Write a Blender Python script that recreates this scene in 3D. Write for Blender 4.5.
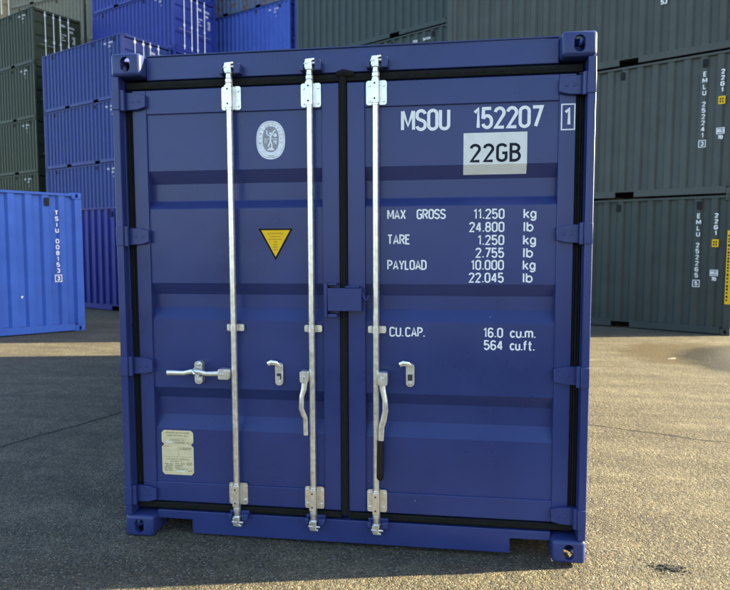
import bpy, bmesh, math, random
from mathutils import Vector, Matrix

random.seed(7)
for o in list(bpy.data.objects):
    bpy.data.objects.remove(o)
S = bpy.context.scene
COL = S.collection
rad = math.radians

# ------------------------------------------------------------------ camera
YAW, PITCH, ROLL, FOC = -0.137756, -0.0756551, 0.00364016, 620.0
CAM = Vector((0.536776, -3.095707, 1.58602))
cam_d = bpy.data.cameras.new('camera')
cam = bpy.data.objects.new('camera', cam_d)
COL.objects.link(cam)
fwd = Vector((math.sin(YAW) * math.cos(PITCH), math.cos(YAW) * math.cos(PITCH), math.sin(PITCH)))
rgt = Vector((math.cos(YAW), -math.sin(YAW), 0))
up = rgt.cross(fwd)
r2 = rgt * math.cos(ROLL) + up * math.sin(ROLL)
u2 = up * math.cos(ROLL) - rgt * math.sin(ROLL)
cam.matrix_world = Matrix(((r2.x, u2.x, -fwd.x, CAM.x), (r2.y, u2.y, -fwd.y, CAM.y),
                           (r2.z, u2.z, -fwd.z, CAM.z), (0, 0, 0, 1)))
cam_d.sensor_fit = 'HORIZONTAL'
cam_d.sensor_width = 36.0
cam_d.lens = FOC / 730.0 * 36.0
cam_d.clip_start = 0.05
cam_d.clip_end = 2000
cam_d.dof.use_dof = True
cam_d.dof.focus_distance = 3.2
cam_d.dof.aperture_fstop = 3.5
S.camera = cam

# ------------------------------------------------------------------ light
SUN_AZ = rad(13.2)          # from +X towards +Y
SUN_EL = rad(21.0)
sun_vec = Vector((math.cos(SUN_AZ) * math.cos(SUN_EL), math.sin(SUN_AZ) * math.cos(SUN_EL), math.sin(SUN_EL)))
world = bpy.data.worlds.new('World')
S.world = world
world.use_nodes = True
wn = world.node_tree
bg = wn.nodes['Background']
sky = wn.nodes.new('ShaderNodeTexSky')
sky.sky_type = 'NISHITA'
sky.sun_disc = False
sky.sun_elevation = SUN_EL
sky.sun_rotation = rad(90) - SUN_AZ
sky.air_density = 1.0
sky.dust_density = 1.5
sky.ozone_density = 1.0
wn.links.new(sky.outputs['Color'], bg.inputs['Color'])
bg.inputs['Strength'].default_value = 0.085
sl = bpy.data.lights.new('sun', 'SUN')
sl.energy = 5.0
sl.angle = rad(0.53)
sl.color = (1.0, 0.85, 0.52)
sun = bpy.data.objects.new('sun', sl)
sun.rotation_euler = sun_vec.to_track_quat('Z', 'Y').to_euler()
sun.location = sun_vec * 60
COL.objects.link(sun)

S.view_settings.view_transform = 'Standard'
S.view_settings.look = 'None'
S.view_settings.exposure = 2.85
S.view_settings.gamma = 1.0
S.view_settings.use_curve_mapping = False
S.render.engine = 'CYCLES'
S.cycles.max_bounces = 6
S.cycles.use_denoising = True


# ------------------------------------------------------------------ materials
def new_mat(name):
    m = bpy.data.materials.new(name)
    m.use_nodes = True
    n = m.node_tree
    return m, n, n.nodes['Principled BSDF']


def nd(n, t, **kw):
    x = n.nodes.new(t)
    for k, v in kw.items():
        if k in x.inputs:
            x.inputs[k].default_value = v
        else:
            setattr(x, k, v)
    return x


def mix(n, fac, a, b, blend='MIX'):
    x = n.nodes.new('ShaderNodeMix')
    x.data_type = 'RGBA'
    x.blend_type = blend
    for sock, v in ((x.inputs[0], fac), (x.inputs[6], a), (x.inputs[7], b)):
        if hasattr(v, 'is_linked') or hasattr(v, 'links'):
            n.links.new(v, sock)
        elif isinstance(v, (int, float)):
            sock.default_value = v
        else:
            sock.default_value = (*v, 1) if len(v) == 3 else v
    return x.outputs[2]


def ramp(n, fac, a, b, ca=(0, 0, 0, 1), cb=(1, 1, 1, 1)):
    x = n.nodes.new('ShaderNodeValToRGB')
    x.color_ramp.elements[0].position = a
    x.color_ramp.elements[1].position = b
    x.color_ramp.elements[0].color = ca
    x.color_ramp.elements[1].color = cb
    n.links.new(fac, x.inputs[0])
    return x.outputs[0]


def paint(name, col, rough=0.42, dirt=0.25, wear=0.0, wear_col=(0.16, 0.07, 0.035), bump=0.02, scale=1.0, spec=0.16):
    """weathered paint: cloudy dirt, rain streaks, rust or chips, orange peel"""
    m, n, b = new_mat(name)
    tc = nd(n, 'ShaderNodeTexCoord')
    mp = nd(n, 'ShaderNodeMapping')
    mp.inputs['Scale'].default_value = (9 * scale, 9 * scale, 0.7 * scale)
    n.links.new(tc.outputs['Object'], mp.inputs['Vector'])
    st = nd(n, 'ShaderNodeTexNoise', Scale=1.6, Detail=5.0, Roughness=0.6)
    n.links.new(mp.outputs[0], st.inputs['Vector'])
    cl = nd(n, 'ShaderNodeTexNoise', Scale=1.7 * scale, Detail=6.0, Roughness=0.65)
    n.links.new(tc.outputs['Object'], cl.inputs['Vector'])
    fs = nd(n, 'ShaderNodeTexNoise', Scale=55 * scale, Detail=4.0, Roughness=0.7)
    n.links.new(tc.outputs['Object'], fs.inputs['Vector'])
    light = [min(1, c * 1.12 + 0.003) for c in col]
    dark = [c * 0.72 for c in col]
    grime = [c * 0.7 + g * 0.3 for c, g in zip(col, (0.06, 0.055, 0.045))]
    c1 = mix(n, ramp(n, cl.outputs[0], 0.35, 0.68), dark, light)
    c1 = mix(n, 0.5, col, c1)
    mul = nd(n, 'ShaderNodeMath', operation='MULTIPLY')
    n.links.new(ramp(n, st.outputs[0], 0.48, 0.78), mul.inputs[0])
    mul.inputs[1].default_value = dirt
    c2 = mix(n, mul.outputs[0], c1, grime)
    if wear > 0:
        w1 = nd(n, 'ShaderNodeTexNoise', Scale=2.6 * scale, Detail=9.0, Roughness=0.72)
        n.links.new(tc.outputs['Object'], w1.inputs['Vector'])
        c2 = mix(n, ramp(n, w1.outputs[0], 0.70 - wear * 0.25, 0.76 - wear * 0.2), c2, wear_col)
    vs = nd(n, 'ShaderNodeTexVoronoi', Scale=8.0)
    n.links.new(tc.outputs['Object'], vs.inputs['Vector'])
    sc_ = nd(n, 'ShaderNodeSeparateColor')
    n.links.new(vs.outputs['Color'], sc_.inputs[0])
    near = nd(n, 'ShaderNodeMath', operation='LESS_THAN')
    n.links.new(vs.outputs['Distance'], near.inputs[0])
    near.inputs[1].default_value = 0.022
    pick = nd(n, 'ShaderNodeMath', operation='GREATER_THAN')
    n.links.new(sc_.outputs[0], pick.inputs[0])
    pick.inputs[1].default_value = 0.80
    both = nd(n, 'ShaderNodeMath', operation='MULTIPLY')
    n.links.new(near.outputs[0], both.inputs[0])
    n.links.new(pick.outputs[0], both.inputs[1])
    c2 = mix(n, both.outputs[0], c2, (0.30, 0.32, 0.36))
    n.links.new(c2, b.inputs['Base Color'])
    rr = nd(n, 'ShaderNodeMapRange')
    rr.inputs['To Min'].default_value = rough - 0.07
    rr.inputs['To Max'].default_value = rough + 0.12
    n.links.new(cl.outputs[0], rr.inputs['Value'])
    n.links.new(rr.outputs[0], b.inputs['Roughness'])
    b.inputs['Specular IOR Level'].default_value = spec
    bp = nd(n, 'ShaderNodeBump', Strength=bump * 5, Distance=0.002)
    ad = nd(n, 'ShaderNodeMath', operation='ADD')
    n.links.new(fs.outputs[0], ad.inputs[0])
    n.links.new(cl.outputs[0], ad.inputs[1])
    n.links.new(ad.outputs[0], bp.inputs['Height'])
    wv = nd(n, 'ShaderNodeTexNoise', Scale=2.4, Detail=1.5, Roughness=0.4)
    n.links.new(tc.outputs['Object'], wv.inputs['Vector'])
    b2 = nd(n, 'ShaderNodeBump', Strength=0.5, Distance=0.018)
    n.links.new(wv.outputs[0], b2.inputs['Height'])
    n.links.new(bp.outputs[0], b2.inputs['Normal'])
    n.links.new(b2.outputs[0], b.inputs['Normal'])
    return m


def plain(name, col, rough=0.6, metal=0.0, var=0.2, scale=30, spec=0.5):
    m, n, b = new_mat(name)
    tc = nd(n, 'ShaderNodeTexCoord')
    t = nd(n, 'ShaderNodeTexNoise', Scale=scale, Detail=5.0, Roughness=0.65)
    n.links.new(tc.outputs['Object'], t.inputs['Vector'])
    c = mix(n, ramp(n, t.outputs[0], 0.3, 0.7), [x * (1 - var) for x in col], [min(1, x * (1 + var * 0.6)) for x in col])
    n.links.new(c, b.inputs['Base Color'])
    b.inputs['Metallic'].default_value = metal
    b.inputs['Specular IOR Level'].default_value = spec
    rr = nd(n, 'ShaderNodeMapRange')
    rr.inputs['To Min'].default_value = max(0.05, rough - 0.1)
    rr.inputs['To Max'].default_value = rough + 0.1
    n.links.new(t.outputs[0], rr.inputs['Value'])
    n.links.new(rr.outputs[0], b.inputs['Roughness'])
    return m


M = {}
M['navy'] = paint('navy_paint', (0.024, 0.038, 0.146), 0.27, 0.10, bump=0.012, spec=0.36)
M['navy_worn'] = paint('navy_paint_scuffed', (0.024, 0.038, 0.146), 0.32, 0.2, 0.12, (0.10, 0.09, 0.12), bump=0.015, scale=4, spec=0.36)
M['rubber'] = plain('rubber_seal', (0.011, 0.011, 0.010), 0.85, 0, 0.5, 60, spec=0.15)
M['galv'] = plain('galvanised_steel', (0.80, 0.79, 0.74), 0.31, 0.85, 0.24, 38)
M['grip'] = plain('black_plastic_grip', (0.008, 0.008, 0.008), 0.5, spec=0.25)
M['white'] = plain('white_lettering', (0.78, 0.78, 0.76), 0.6, 0, 0.10, 50)
M['offwhite'] = plain('white_sticker', (0.68, 0.67, 0.62), 0.6, 0, 0.10, 14)
M['ink'] = plain('dark_ink', (0.012, 0.016, 0.030), 0.6, 0, 0.4, 60, spec=0.15)
M['yellow'] = plain('yellow_sticker', (0.80, 0.48, 0.012), 0.55, 0, 0.06, spec=0.15)
M['black'] = plain('black_print', (0.010, 0.009, 0.008), 0.6, spec=0.12)
M['dirt'] = plain('crumbled_dirt', (0.035, 0.034, 0.032), 0.9, 0, 0.6, 70, spec=0.2)
M['litter'] = plain('dirty_litter', (0.30, 0.29, 0.26), 0.7, 0, 0.3, 40)
M['brown_ink'] = plain('faded_print', (0.24, 0.15, 0.02), 0.6)
M['brass'] = plain('embossed_plate', (0.66, 0.57, 0.34), 0.5, 0.1, 0.12, 40)
M['plate_ink'] = plain('plate_print', (0.24, 0.21, 0.13), 0.6)
M['emblem_grey'] = plain('emblem_grey', (0.26, 0.27, 0.29), 0.6)
M['emblem_white'] = plain('emblem_white', (0.74, 0.75, 0.78), 0.6)
M['dark'] = plain('bare_dark_steel', (0.03, 0.03, 0.032), 0.7)
M['olive'] = paint('dark_green_paint', (0.036, 0.048, 0.030), 0.5, 0.4)
M['violet'] = paint('blue_paint', (0.020, 0.042, 0.200), 0.45, 0.3)
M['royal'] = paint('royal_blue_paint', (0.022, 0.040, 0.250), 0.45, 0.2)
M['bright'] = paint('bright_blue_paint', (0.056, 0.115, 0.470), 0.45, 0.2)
M['faded'] = paint('faded_rusty_blue_paint', (0.102, 0.162, 0.276), 0.55, 0.4, 0.8, (0.15, 0.085, 0.05))
M['teal'] = paint('slate_green_paint', (0.046, 0.064, 0.062), 0.5, 0.35)
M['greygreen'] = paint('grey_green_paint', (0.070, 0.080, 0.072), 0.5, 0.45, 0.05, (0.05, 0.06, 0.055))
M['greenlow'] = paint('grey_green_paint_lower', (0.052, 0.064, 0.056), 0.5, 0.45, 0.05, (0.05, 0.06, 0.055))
M['light'] = paint('light_blue_paint', (0.040, 0.108, 0.430), 0.42, 0.2, 0.03, (0.45, 0.5, 0.6))
M['deep'] = paint('deep_navy_paint', (0.010, 0.018, 0.190), 0.42, 0.15)
M['sand'] = paint('sand_paint', (0.180, 0.174, 0.129), 0.55, 0.4)
M['vent'] = plain('vent_grey', (0.012, 0.014, 0.015), 0.7, spec=0.2)
M['cream'] = paint('cream_paint', (0.360, 0.330, 0.240), 0.55, 0.3)


def asphalt():
    m, n, b = new_mat('worn_tarmac')
    tc = nd(n, 'ShaderNodeTexCoord')
    P = tc.outputs['Object']
    big = nd(n, 'ShaderNodeTexNoise', Scale=0.55, Detail=6.0, Roughness=0.6)
    mid = nd(n, 'ShaderNodeTexNoise', Scale=5.0, Detail=6.0, Roughness=0.7)
    fine = nd(n, 'ShaderNodeTexNoise', Scale=90.0, Detail=5.0, Roughness=0.75)
    st = nd(n, 'ShaderNodeTexVoronoi', Scale=125.0)
    st2 = nd(n, 'ShaderNodeTexVoronoi', Scale=38.0)
    for x in (big, mid, fine, st, st2):
        n.links.new(P, x.inputs['Vector'])
    base = mix(n, ramp(n, big.outputs[0], 0.35, 0.68), (0.086, 0.080, 0.060), (0.130, 0.121, 0.090))
    sm_ = nd(n, 'ShaderNodeMapping')
    sm_.inputs['Scale'].default_value = (0.35, 2.6, 1)
    sm_.inputs['Rotation'].default_value = (0, 0, 0.2)
    n.links.new(P, sm_.inputs['Vector'])
    strk = nd(n, 'ShaderNodeTexNoise', Scale=1.3, Detail=5.0, Roughness=0.6)
    n.links.new(sm_.outputs[0], strk.inputs['Vector'])
    base = mix(n, 1.0, base, ramp(n, strk.outputs[0], 0.34, 0.68, (0.64, 0.64, 0.65, 1), (1.22, 1.21, 1.18, 1)), 'MULTIPLY')
    base = mix(n, ramp(n, mid.outputs[0], 0.42, 0.70), base, (0.0640, 0.0585, 0.0499))
    # every stone its own tone: random cell colour of the voronoi
    sep = nd(n, 'ShaderNodeSeparateColor')
    n.links.new(st.outputs['Color'], sep.inputs[0])
    tone = ramp(n, sep.outputs[0], 0.05, 0.95, (0.42, 0.42, 0.43, 1), (1.55, 1.5, 1.42, 1))
    base = mix(n, 0.85, base, tone, 'MULTIPLY')
    pale = ramp(n, sep.outputs[1], 0.935, 0.955)
    base = mix(n, pale, base, (0.2106, 0.1911, 0.1482))
    tan_ = ramp(n, sep.outputs[2], 0.94, 0.96)
    base = mix(n, tan_, base, (0.1170, 0.0819, 0.0429))
    base = mix(n, ramp(n, fine.outputs[0], 0.55, 0.75), base, (0.0234, 0.0218, 0.0203))
    sx = nd(n, 'ShaderNodeSeparateXYZ')
    n.links.new(P, sx.inputs[0])

    def mth(op, a, c=None, cl=False):
        x = n.nodes.new('ShaderNodeMath')
        x.operation = op
        x.use_clamp = cl
        for i, v in enumerate((a, c)):
            if v is None:
                continue
            if isinstance(v, (int, float)):
                x.inputs[i].default_value = v
            else:
                n.links.new(v, x.inputs[i])
        return x.outputs[0]
    wob = nd(n, 'ShaderNodeTexNoise', Scale=2.2, Detail=7.0, Roughness=0.65)
    n.links.new(P, wob.inputs['Vector'])
    wv = mth('MULTIPLY', mth('SUBTRACT', wob.outputs[0], 0.5), 0.22)

    def crack(x0, y0, x1, y1, w):
        dx, dy = x1 - x0, y1 - y0
        L = math.hypot(dx, dy)
        nx, ny = -dy / L, dx / L
        d = mth('ADD', mth('MULTIPLY', sx.outputs[0], nx), mth('MULTIPLY', sx.outputs[1], ny))
        d = mth('ABSOLUTE', mth('ADD', mth('SUBTRACT', d, x0 * nx + y0 * ny), wv))
        t = mth('ADD', mth('MULTIPLY', sx.outputs[0], dx / L), mth('MULTIPLY', sx.outputs[1], dy / L))
        t = mth('SUBTRACT', t, x0 * dx / L + y0 * dy / L)
        inside = mth('MULTIPLY', mth('GREATER_THAN', t, 0.0), mth('LESS_THAN', t, L))
        ww = mth('MULTIPLY', mth('ADD', fine.outputs[0], 0.2), w)
        return mth('MULTIPLY', mth('SUBTRACT', 1.0, mth('DIVIDE', d, ww), True), inside)
    cr = crack(-3.6, -0.4, -2.45, 2.75, 0.048)
    for a in ((1.2, 2.78, 2.05, 2.56, 0.03), (2.0, 2.57, 4.6, 1.55, 0.045), (-9, 1.4, -3.2, 0.85, 0.02)):
        cr = mth('MAXIMUM', cr, crack(*a))
    base = mix(n, mth('MULTIPLY', cr, 0.95), base, (0.012, 0.011, 0.010))

    def blot(cx, cy, rx, ry, ang):
        mp = nd(n, 'ShaderNodeMapping')
        mp.vector_type = 'TEXTURE'
        mp.inputs['Location'].default_value = (cx, cy, 0)
        mp.inputs['Rotation'].default_value = (0, 0, ang)
        mp.inputs['Scale'].default_value = (rx, ry, 1)
        n.links.new(P, mp.inputs['Vector'])
        ln = nd(n, 'ShaderNodeVectorMath', operation='LENGTH')
        n.links.new(mp.outputs[0], ln.inputs[0])
        v = mth('ADD', ln.outputs['Value'], mth('MULTIPLY', wv, 3.4))
        return ramp(n, v, 0.72, 1.0, (1, 1, 1, 1), (0, 0, 0, 1))
    rust = blot(4.4, 6.8, 1.5, 1.3, 0.3)
    dark_blot = blot(4.75, 6.4, 1.0, 1.45, -0.3)  # darker, smoother patch overlapping the brown stain
    base = mix(n, mth('MULTIPLY', rust, 0.85), base, (0.056, 0.043, 0.023))
    base = mix(n, mth('MULTIPLY', dark_blot, 0.95), base, (0.026, 0.023, 0.016))
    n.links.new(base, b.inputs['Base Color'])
    rg = mix(n, dark_blot, (0.82,) * 3, (0.5,) * 3)
    n.links.new(rg, b.inputs['Roughness'])
    b.inputs['Specular IOR Level'].default_value = 0.15
    h = mth('ADD', mth('MULTIPLY', st.outputs['Distance'], -0.75), mth('MULTIPLY', fine.outputs[0], 0.5))
    h = mth('ADD', h, mth('MULTIPLY', st2.outputs['Distance'], -0.8))
    h = mth('SUBTRACT', h, mth('MULTIPLY', cr, 1.2))
    bp = nd(n, 'ShaderNodeBump', Strength=0.65, Distance=0.011)
    n.links.new(h, bp.inputs['Height'])
    n.links.new(bp.outputs[0], b.inputs['Normal'])
    return m


M['ground'] = asphalt()


# ------------------------------------------------------------------ mesh builder
class MB:
    def __init__(s):
        s.v, s.f = [], []

    def face(s, pts):
        i = len(s.v)
        s.v += [tuple(p) for p in pts]
        s.f.append(tuple(range(i, i + len(pts))))

    def box(s, x0, x1, y0, y1, z0, z1):
        i = len(s.v)
        s.v += [(x, y, z) for z in (z0, z1) for y in (y0, y1) for x in (x0, x1)]
        for q in ((0, 2, 3, 1), (4, 5, 7, 6), (0, 1, 5, 4), (2, 6, 7, 3), (0, 4, 6, 2), (1, 3, 7, 5)):
            s.f.append(tuple(i + k for k in q))
        return s

    def prism(s, pts, axis, a, b):
        """polygon pts (2D) extruded along axis from a to b; outline need not be convex"""
        def P(p, t):
            if axis == 'x':
                return (t, p[0], p[1])
            if axis == 'y':
                return (p[0], t, p[1])
            return (p[0], p[1], t)
        i, n = len(s.v), len(pts)
        ar = sum(pts[k][0] * pts[(k + 1) % n][1] - pts[(k + 1) % n][0] * pts[k][1] for k in range(n))
        flip = (ar < 0) != (axis == 'y')
        if flip:
            pts = list(reversed(pts))
        s.v += [P(p, a) for p in pts] + [P(p, b) for p in pts]
        s.f.append(tuple(i + k for k in reversed(range(n))))
        s.f.append(tuple(i + n + k for k in range(n)))
        for k in range(n):
            k2 = (k + 1) % n
            s.f.append((i + k, i + k2, i + n + k2, i + n + k))
        return s

    def tube(s, pts, r, n=12, flat=None, cap=True):
        """round (or flat = (rw, rt): oval) bar along a list of 3D points"""
        pts = [Vector(p) for p in pts]
        i0 = len(s.v)
        for k, p in enumerate(pts):
            t = (pts[min(k + 1, len(pts) - 1)] - pts[max(k - 1, 0)]).normalized()
            a = Vector((0, 1, 0)) if abs(t.y) < 0.9 else Vector((1, 0, 0))
            u = t.cross(a).normalized()
            w = u.cross(t).normalized()
            rr = r[k] if isinstance(r, (list, tuple)) else r
            ru, rw = (rr, rr) if flat is None else (rr * flat[0], rr * flat[1])
            for j in range(n):
                q = 2 * math.pi * j / n
                s.v.append(tuple(p + u * math.cos(q) * ru + w * math.sin(q) * rw))
        for k in range(len(pts) - 1):
            for j in range(n):
                a0 = i0 + k * n + j
                b0 = i0 + k * n + (j + 1) % n
                s.f.append((a0, a0 + n, b0 + n, b0))
        if cap:
            s.f.append(tuple(i0 + j for j in range(n)))
            e = i0 + (len(pts) - 1) * n
            s.f.append(tuple(e + j for j in reversed(range(n))))
        return s

    def map(s, fn):
        s.v = [fn(*p) for p in s.v]
        return s

    def mesh(s, name, mat, smooth=None, recalc=True):
        me = bpy.data.meshes.new(name)
        me.from_pydata(s.v, [], s.f)
        if recalc:
            bm = bmesh.new()
            bm.from_mesh(me)
            bmesh.ops.remove_doubles(bm, verts=bm.verts, dist=1e-5)
            bmesh.ops.recalc_face_normals(bm, faces=bm.faces)
            bm.to_mesh(me)
            bm.free()
        if mat:
            me.materials.append(mat)
        if smooth:
            me.shade_smooth()
            me.set_sharp_from_angle(angle=rad(smooth))
        return me

    def build(s, name, mat, parent=None, smooth=None, bevel=0.0, seg=2, recalc=True):
        o = bpy.data.objects.new(name, s.mesh(name, mat, smooth or (40 if bevel else None), recalc))
        COL.objects.link(o)
        if parent:
            o.parent = parent
        if bevel:
            b = o.modifiers.new('edge', 'BEVEL')
            b.width = bevel
            b.segments = seg
            b.limit_method = 'ANGLE'
            b.angle_limit = rad(35)
            b.harden_normals = False
        return o


def tag(o, label, cat=None, group=None, kind=None):
    if label:
        o['label'] = label
    if cat:
        o['category'] = cat
    if group:
        o['group'] = group
    if kind:
        o['kind'] = kind
    return o


def empty(name, loc, rot=(0, 0, 0)):
    o = bpy.data.objects.new(name, None)
    o.empty_display_size = 0.3
    o.location = loc
    o.rotation_euler = rot
    COL.objects.link(o)
    return o


# ------------------------------------------------------------------ stroke lettering
def arc(cx, cy, rx, ry, a0, a1, n=10):
    return [(cx + rx * math.cos(rad(a0 + (a1 - a0) * k / n)), cy + ry * math.sin(rad(a0 + (a1 - a0) * k / n))) for k in range(n + 1)]


W_ = 0.40
H_ = W_ / 2
O_ = arc(H_, 1 - H_, H_, H_, 0, 180) + arc(H_, H_, H_, H_, 180, 360) + [(W_, 1 - H_)]
GL = {
    'M': (0.54, [[(0, 0), (0, 1)], [(.54, 0), (.54, 1)], [(.02, 1), (.27, .22), (.52, 1)]]),
    'S': (W_, [arc(H_, .79, H_, .21, 10, 180) + arc(H_, .72, H_, .2, 190, 235, 4) + arc(H_, .28, H_, .2, 55, 0, 4) + arc(H_, .21, H_, .21, 0, -170)]),
    'O': (W_, [O_]), '0': (W_, [O_]),
    'U': (W_, [[(0, 1)] + arc(H_, H_, H_, H_, 180, 360) + [(W_, 1)]]),
    '1': (.20, [[(0, .80), (.16, 1), (.16, 0)]]),
    '2': (W_, [arc(H_, .76, H_, .24, 170, -25, 12) + [(.02, 0), (W_, 0)]]),
    '3': (W_, [arc(H_, .76, H_, .24, 165, -80, 12), arc(H_, .27, H_, .27, 80, -165, 12)]),
    '4': (W_, [[(.30, 0), (.30, 1)], [(.27, 1), (0, .27)], [(-.03, .27), (.42, .27)]]),
    '5': (W_, [[(W_ - .02, 1), (.03, 1), (.01, .47)], arc(H_, .35, H_, .27, 155, 0, 8) + arc(H_, .26, H_, .26, 0, -165, 8)]),
    '6': (W_, [arc(H_, .76, H_, .24, 20, 180) + [(0, .26)], arc(H_, .28, H_, .28, 0, 360, 18)]),
    '7': (W_, [[(0, 1), (W_, 1), (.13, 0)]]),
    '8': (W_, [arc(H_, .76, H_ * .92, .24, 0, 360, 18), arc(H_, .27, H_, .27, 0, 360, 18)]),
    '9': (W_, [arc(H_, .24, H_, .24, 200, 360) + [(W_, .74)], arc(H_, .72, H_, .28, 0, 360, 18)]),
    'G': (W_, [arc(H_, 1 - H_, H_, H_, 15, 180) + arc(H_, H_, H_, H_, 180, 360) + [(W_, .48), (.22, .48)]]),
    'B': (W_, [[(0, .54), (0, 1), (.16, 1)] + arc(.16, .77, .21, .23, 90, -90, 8) + [(0, .54)], [(0, .54), (.17, .54)] + arc(.17, .27, .23, .27, 90, -90, 8) + [(0, 0), (0, .54)]]),
    'A': (.44, [[(0, 0), (.22, 1), (.44, 0)], [(.07, .28), (.37, .28)]]),
    'X': (.42, [[(0, 0), (.42, 1)], [(0, 1), (.42, 0)]]),
    'R': (W_, [[(0, 0), (0, 1), (.18, 1)] + arc(.18, .74, .22, .26, 90, -90, 8) + [(0, .48)], [(.2, .48), (.40, 0)]]),
    'P': (W_, [[(0, 0), (0, 1), (.18, 1)] + arc(.18, .74, .22, .26, 90, -90, 8) + [(0, .48)]]),
    'T': (.40, [[(0, 1), (.40, 1)], [(.2, 1), (.2, 0)]]),
    'E': (.34, [[(.34, 1), (0, 1), (0, 0), (.34, 0)], [(0, .52), (.28, .52)]]),
    'F': (.34, [[(.34, 1), (0, 1), (0, 0)], [(0, .52), (.28, .52)]]),
    'Y': (.42, [[(0, 1), (.21, .45), (.42, 1)], [(.21, .45), (.21, 0)]]),
    'L': (.32, [[(0, 1), (0, 0), (.32, 0)]]),
    'D': (W_, [[(0, 0), (0, 1), (.14, 1)] + arc(.14, .74, .26, .26, 90, 0, 6) + arc(.14, .26, .26, .26, 0, -90, 6) + [(0, 0)]]),
    'C': (W_, [arc(H_, 1 - H_, H_, H_, 10, 180) + arc(H_, H_, H_, H_, 180, 350)]),
    'N': (.42, [[(0, 0), (0, 1), (.42, 0), (.42, 1)]]),
    'V': (.42, [[(0, 1), (.21, 0), (.42, 1)]]),
    'I': (.02, [[(.01, 0), (.01, 1)]]),
    'W': (.56, [[(0, 1), (.14, 0), (.28, .75), (.42, 0), (.56, 1)]]),
    'K': (.40, [[(0, 0), (0, 1)], [(.38, 1), (.02, .42)], [(.12, .56), (.40, 0)]]),
    'H': (W_, [[(0, 0), (0, 1)], [(W_, 0), (W_, 1)], [(0, .52), (W_, .52)]]),
    '.': (.05, [[(.03, -.02), (.03, .10)]]),
    'k': (.34, [[(0, 0), (0, 1)], [(.32, .70), (.02, .30)], [(.11, .42), (.34, 0)]]),
    'g': (.34, [arc(.17, .37, .17, .34, 0, 360, 16), [(.34, .71), (.34, -.05)] + arc(.17, -.05, .17, .2, 0, -160, 8)]),
    'l': (.04, [[(.02, 0), (.02, 1)]]),
    'b': (.34, [[(0, 1), (0, 0)], arc(.17, .36, .17, .34, 0, 360, 16)]),
    'c': (.32, [arc(.17, .36, .17, .34, 40, 320, 12)]),
    'u': (.32, [[(0, .70)] + arc(.16, .18, .16, .18, 180, 360, 8), [(.32, .70), (.32, 0)]]),
    'm': (.54, [[(0, 0), (0, .70)], [(0, .5)] + arc(.135, .54, .135, .16, 180, 0, 8) + [(.27, 0)], [(.27, .5)] + arc(.405, .54, .135, .16, 180, 0, 8) + [(.54, 0)]]),
    'f': (.26, [[(.08, 0), (.08, .82)] + arc(.22, .84, .14, .16, 180, 80, 6), [(-.02, .68), (.24, .68)]]),
    't': (.26, [[(.10, 1), (.10, .15)] + arc(.22, .14, .12, .14, 180, 280, 6), [(-.02, .70), (.26, .70)]]),
}


def stroke(mb, pts, t, to3, closed=None):
    """a ribbon of width t along 2D points, mitred"""
    q = [pts[0]]
    for p in pts[1:]:
        if math.hypot(p[0] - q[-1][0], p[1] - q[-1][1]) > 1e-4:
            q.append(p)
    n = len(q)
    if n < 2:
        return
    closed = n > 3 and math.hypot(q[0][0] - q[-1][0], q[0][1] - q[-1][1]) < 1e-3 * 5 + t * 0.01
    if closed:
        q = q[:-1]
        n -= 1
    i = len(mb.v)

    def nrm(a, b):
        dx, dy = b[0] - a[0], b[1] - a[1]
        l = math.hypot(dx, dy)
        return (-dy / l, dx / l)
    for k in range(n):
        if closed:
            n0, n1 = nrm(q[k - 1], q[k]), nrm(q[k], q[(k + 1) % n])
        else:
            n0 = nrm(q[max(k - 1, 0)], q[max(k - 1, 0) + 1])
            n1 = nrm(q[min(k, n - 2)], q[min(k, n - 2) + 1])
        mx, my = n0[0] + n1[0], n0[1] + n1[1]
        d = (mx * mx + my * my) / 2
        s = min(1 / max(d, 0.12), 1.75)
        ox, oy = mx * s * t / 2, my * s * t / 2
        ext = (0, 0)
        mb.v.append(to3(q[k][0] + ox, q[k][1] + oy))
        mb.v.append(to3(q[k][0] - ox, q[k][1] - oy))
    for k in range(n if closed else n - 1):
        a, b = i + 2 * k, i + 2 * ((k + 1) % n)
        mb.f.append((a + 1, b + 1, b, a))


def text_w(s, h, ws=1.0, gap=0.17):
    w = 0
    for ch in s:
        w += ((0.28 if ch == ' ' else GL[ch][0]) + gap) * h * ws
    return w - gap * h * ws


def text(mb, s, x, z, h, t, y, align='l', ws=1.0, gap=0.17, width=None):
    """letters standing in the XZ plane, read from -Y; z is the baseline"""
    if width:
        ws *= width / text_w(s, h, ws, gap)
    if align == 'r':
        x -= text_w(s, h, ws, gap)
    elif align == 'c':
        x -= text_w(s, h, ws, gap) / 2
    for ch in s:
        if ch == ' ':
            x += (0.28 + gap) * h * ws
            continue
        w, strokes = GL[ch]
        for k, st in enumerate(strokes):
            st2 = [(x + a * h * ws, z + t / 2 + b * (h - t)) for a, b in st]
            stroke(mb, st2, t, lambda a, b, yy=y - 0.00015 * k: (a, yy, b))
        x += (w + gap) * h * ws
    return mb


def rect_line(mb, x0, x1, z0, z1, t, y):
    stroke(mb, [(x0, z0), (x1, z0), (x1, z1), (x0, z1), (x0, z0)], t, lambda a, b: (a, y, b))


# ------------------------------------------------------------------ container pieces shared by all
CL, CW, CH = 6.058, 2.438, 2.591


def oval_pts(w, h, n=24):
    r = min(w, h) / 2
    out = []
    for k in range(n):
        a = 2 * math.pi * (k + .5) / n
        cx = (w / 2 - r) * (1 if math.cos(a) > 0 else -1)
        cy = (h / 2 - r) * (1 if math.sin(a) > 0 else -1)
        out.append((cx + r * math.cos(a), cy + r * math.sin(a)))
    return out


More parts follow.
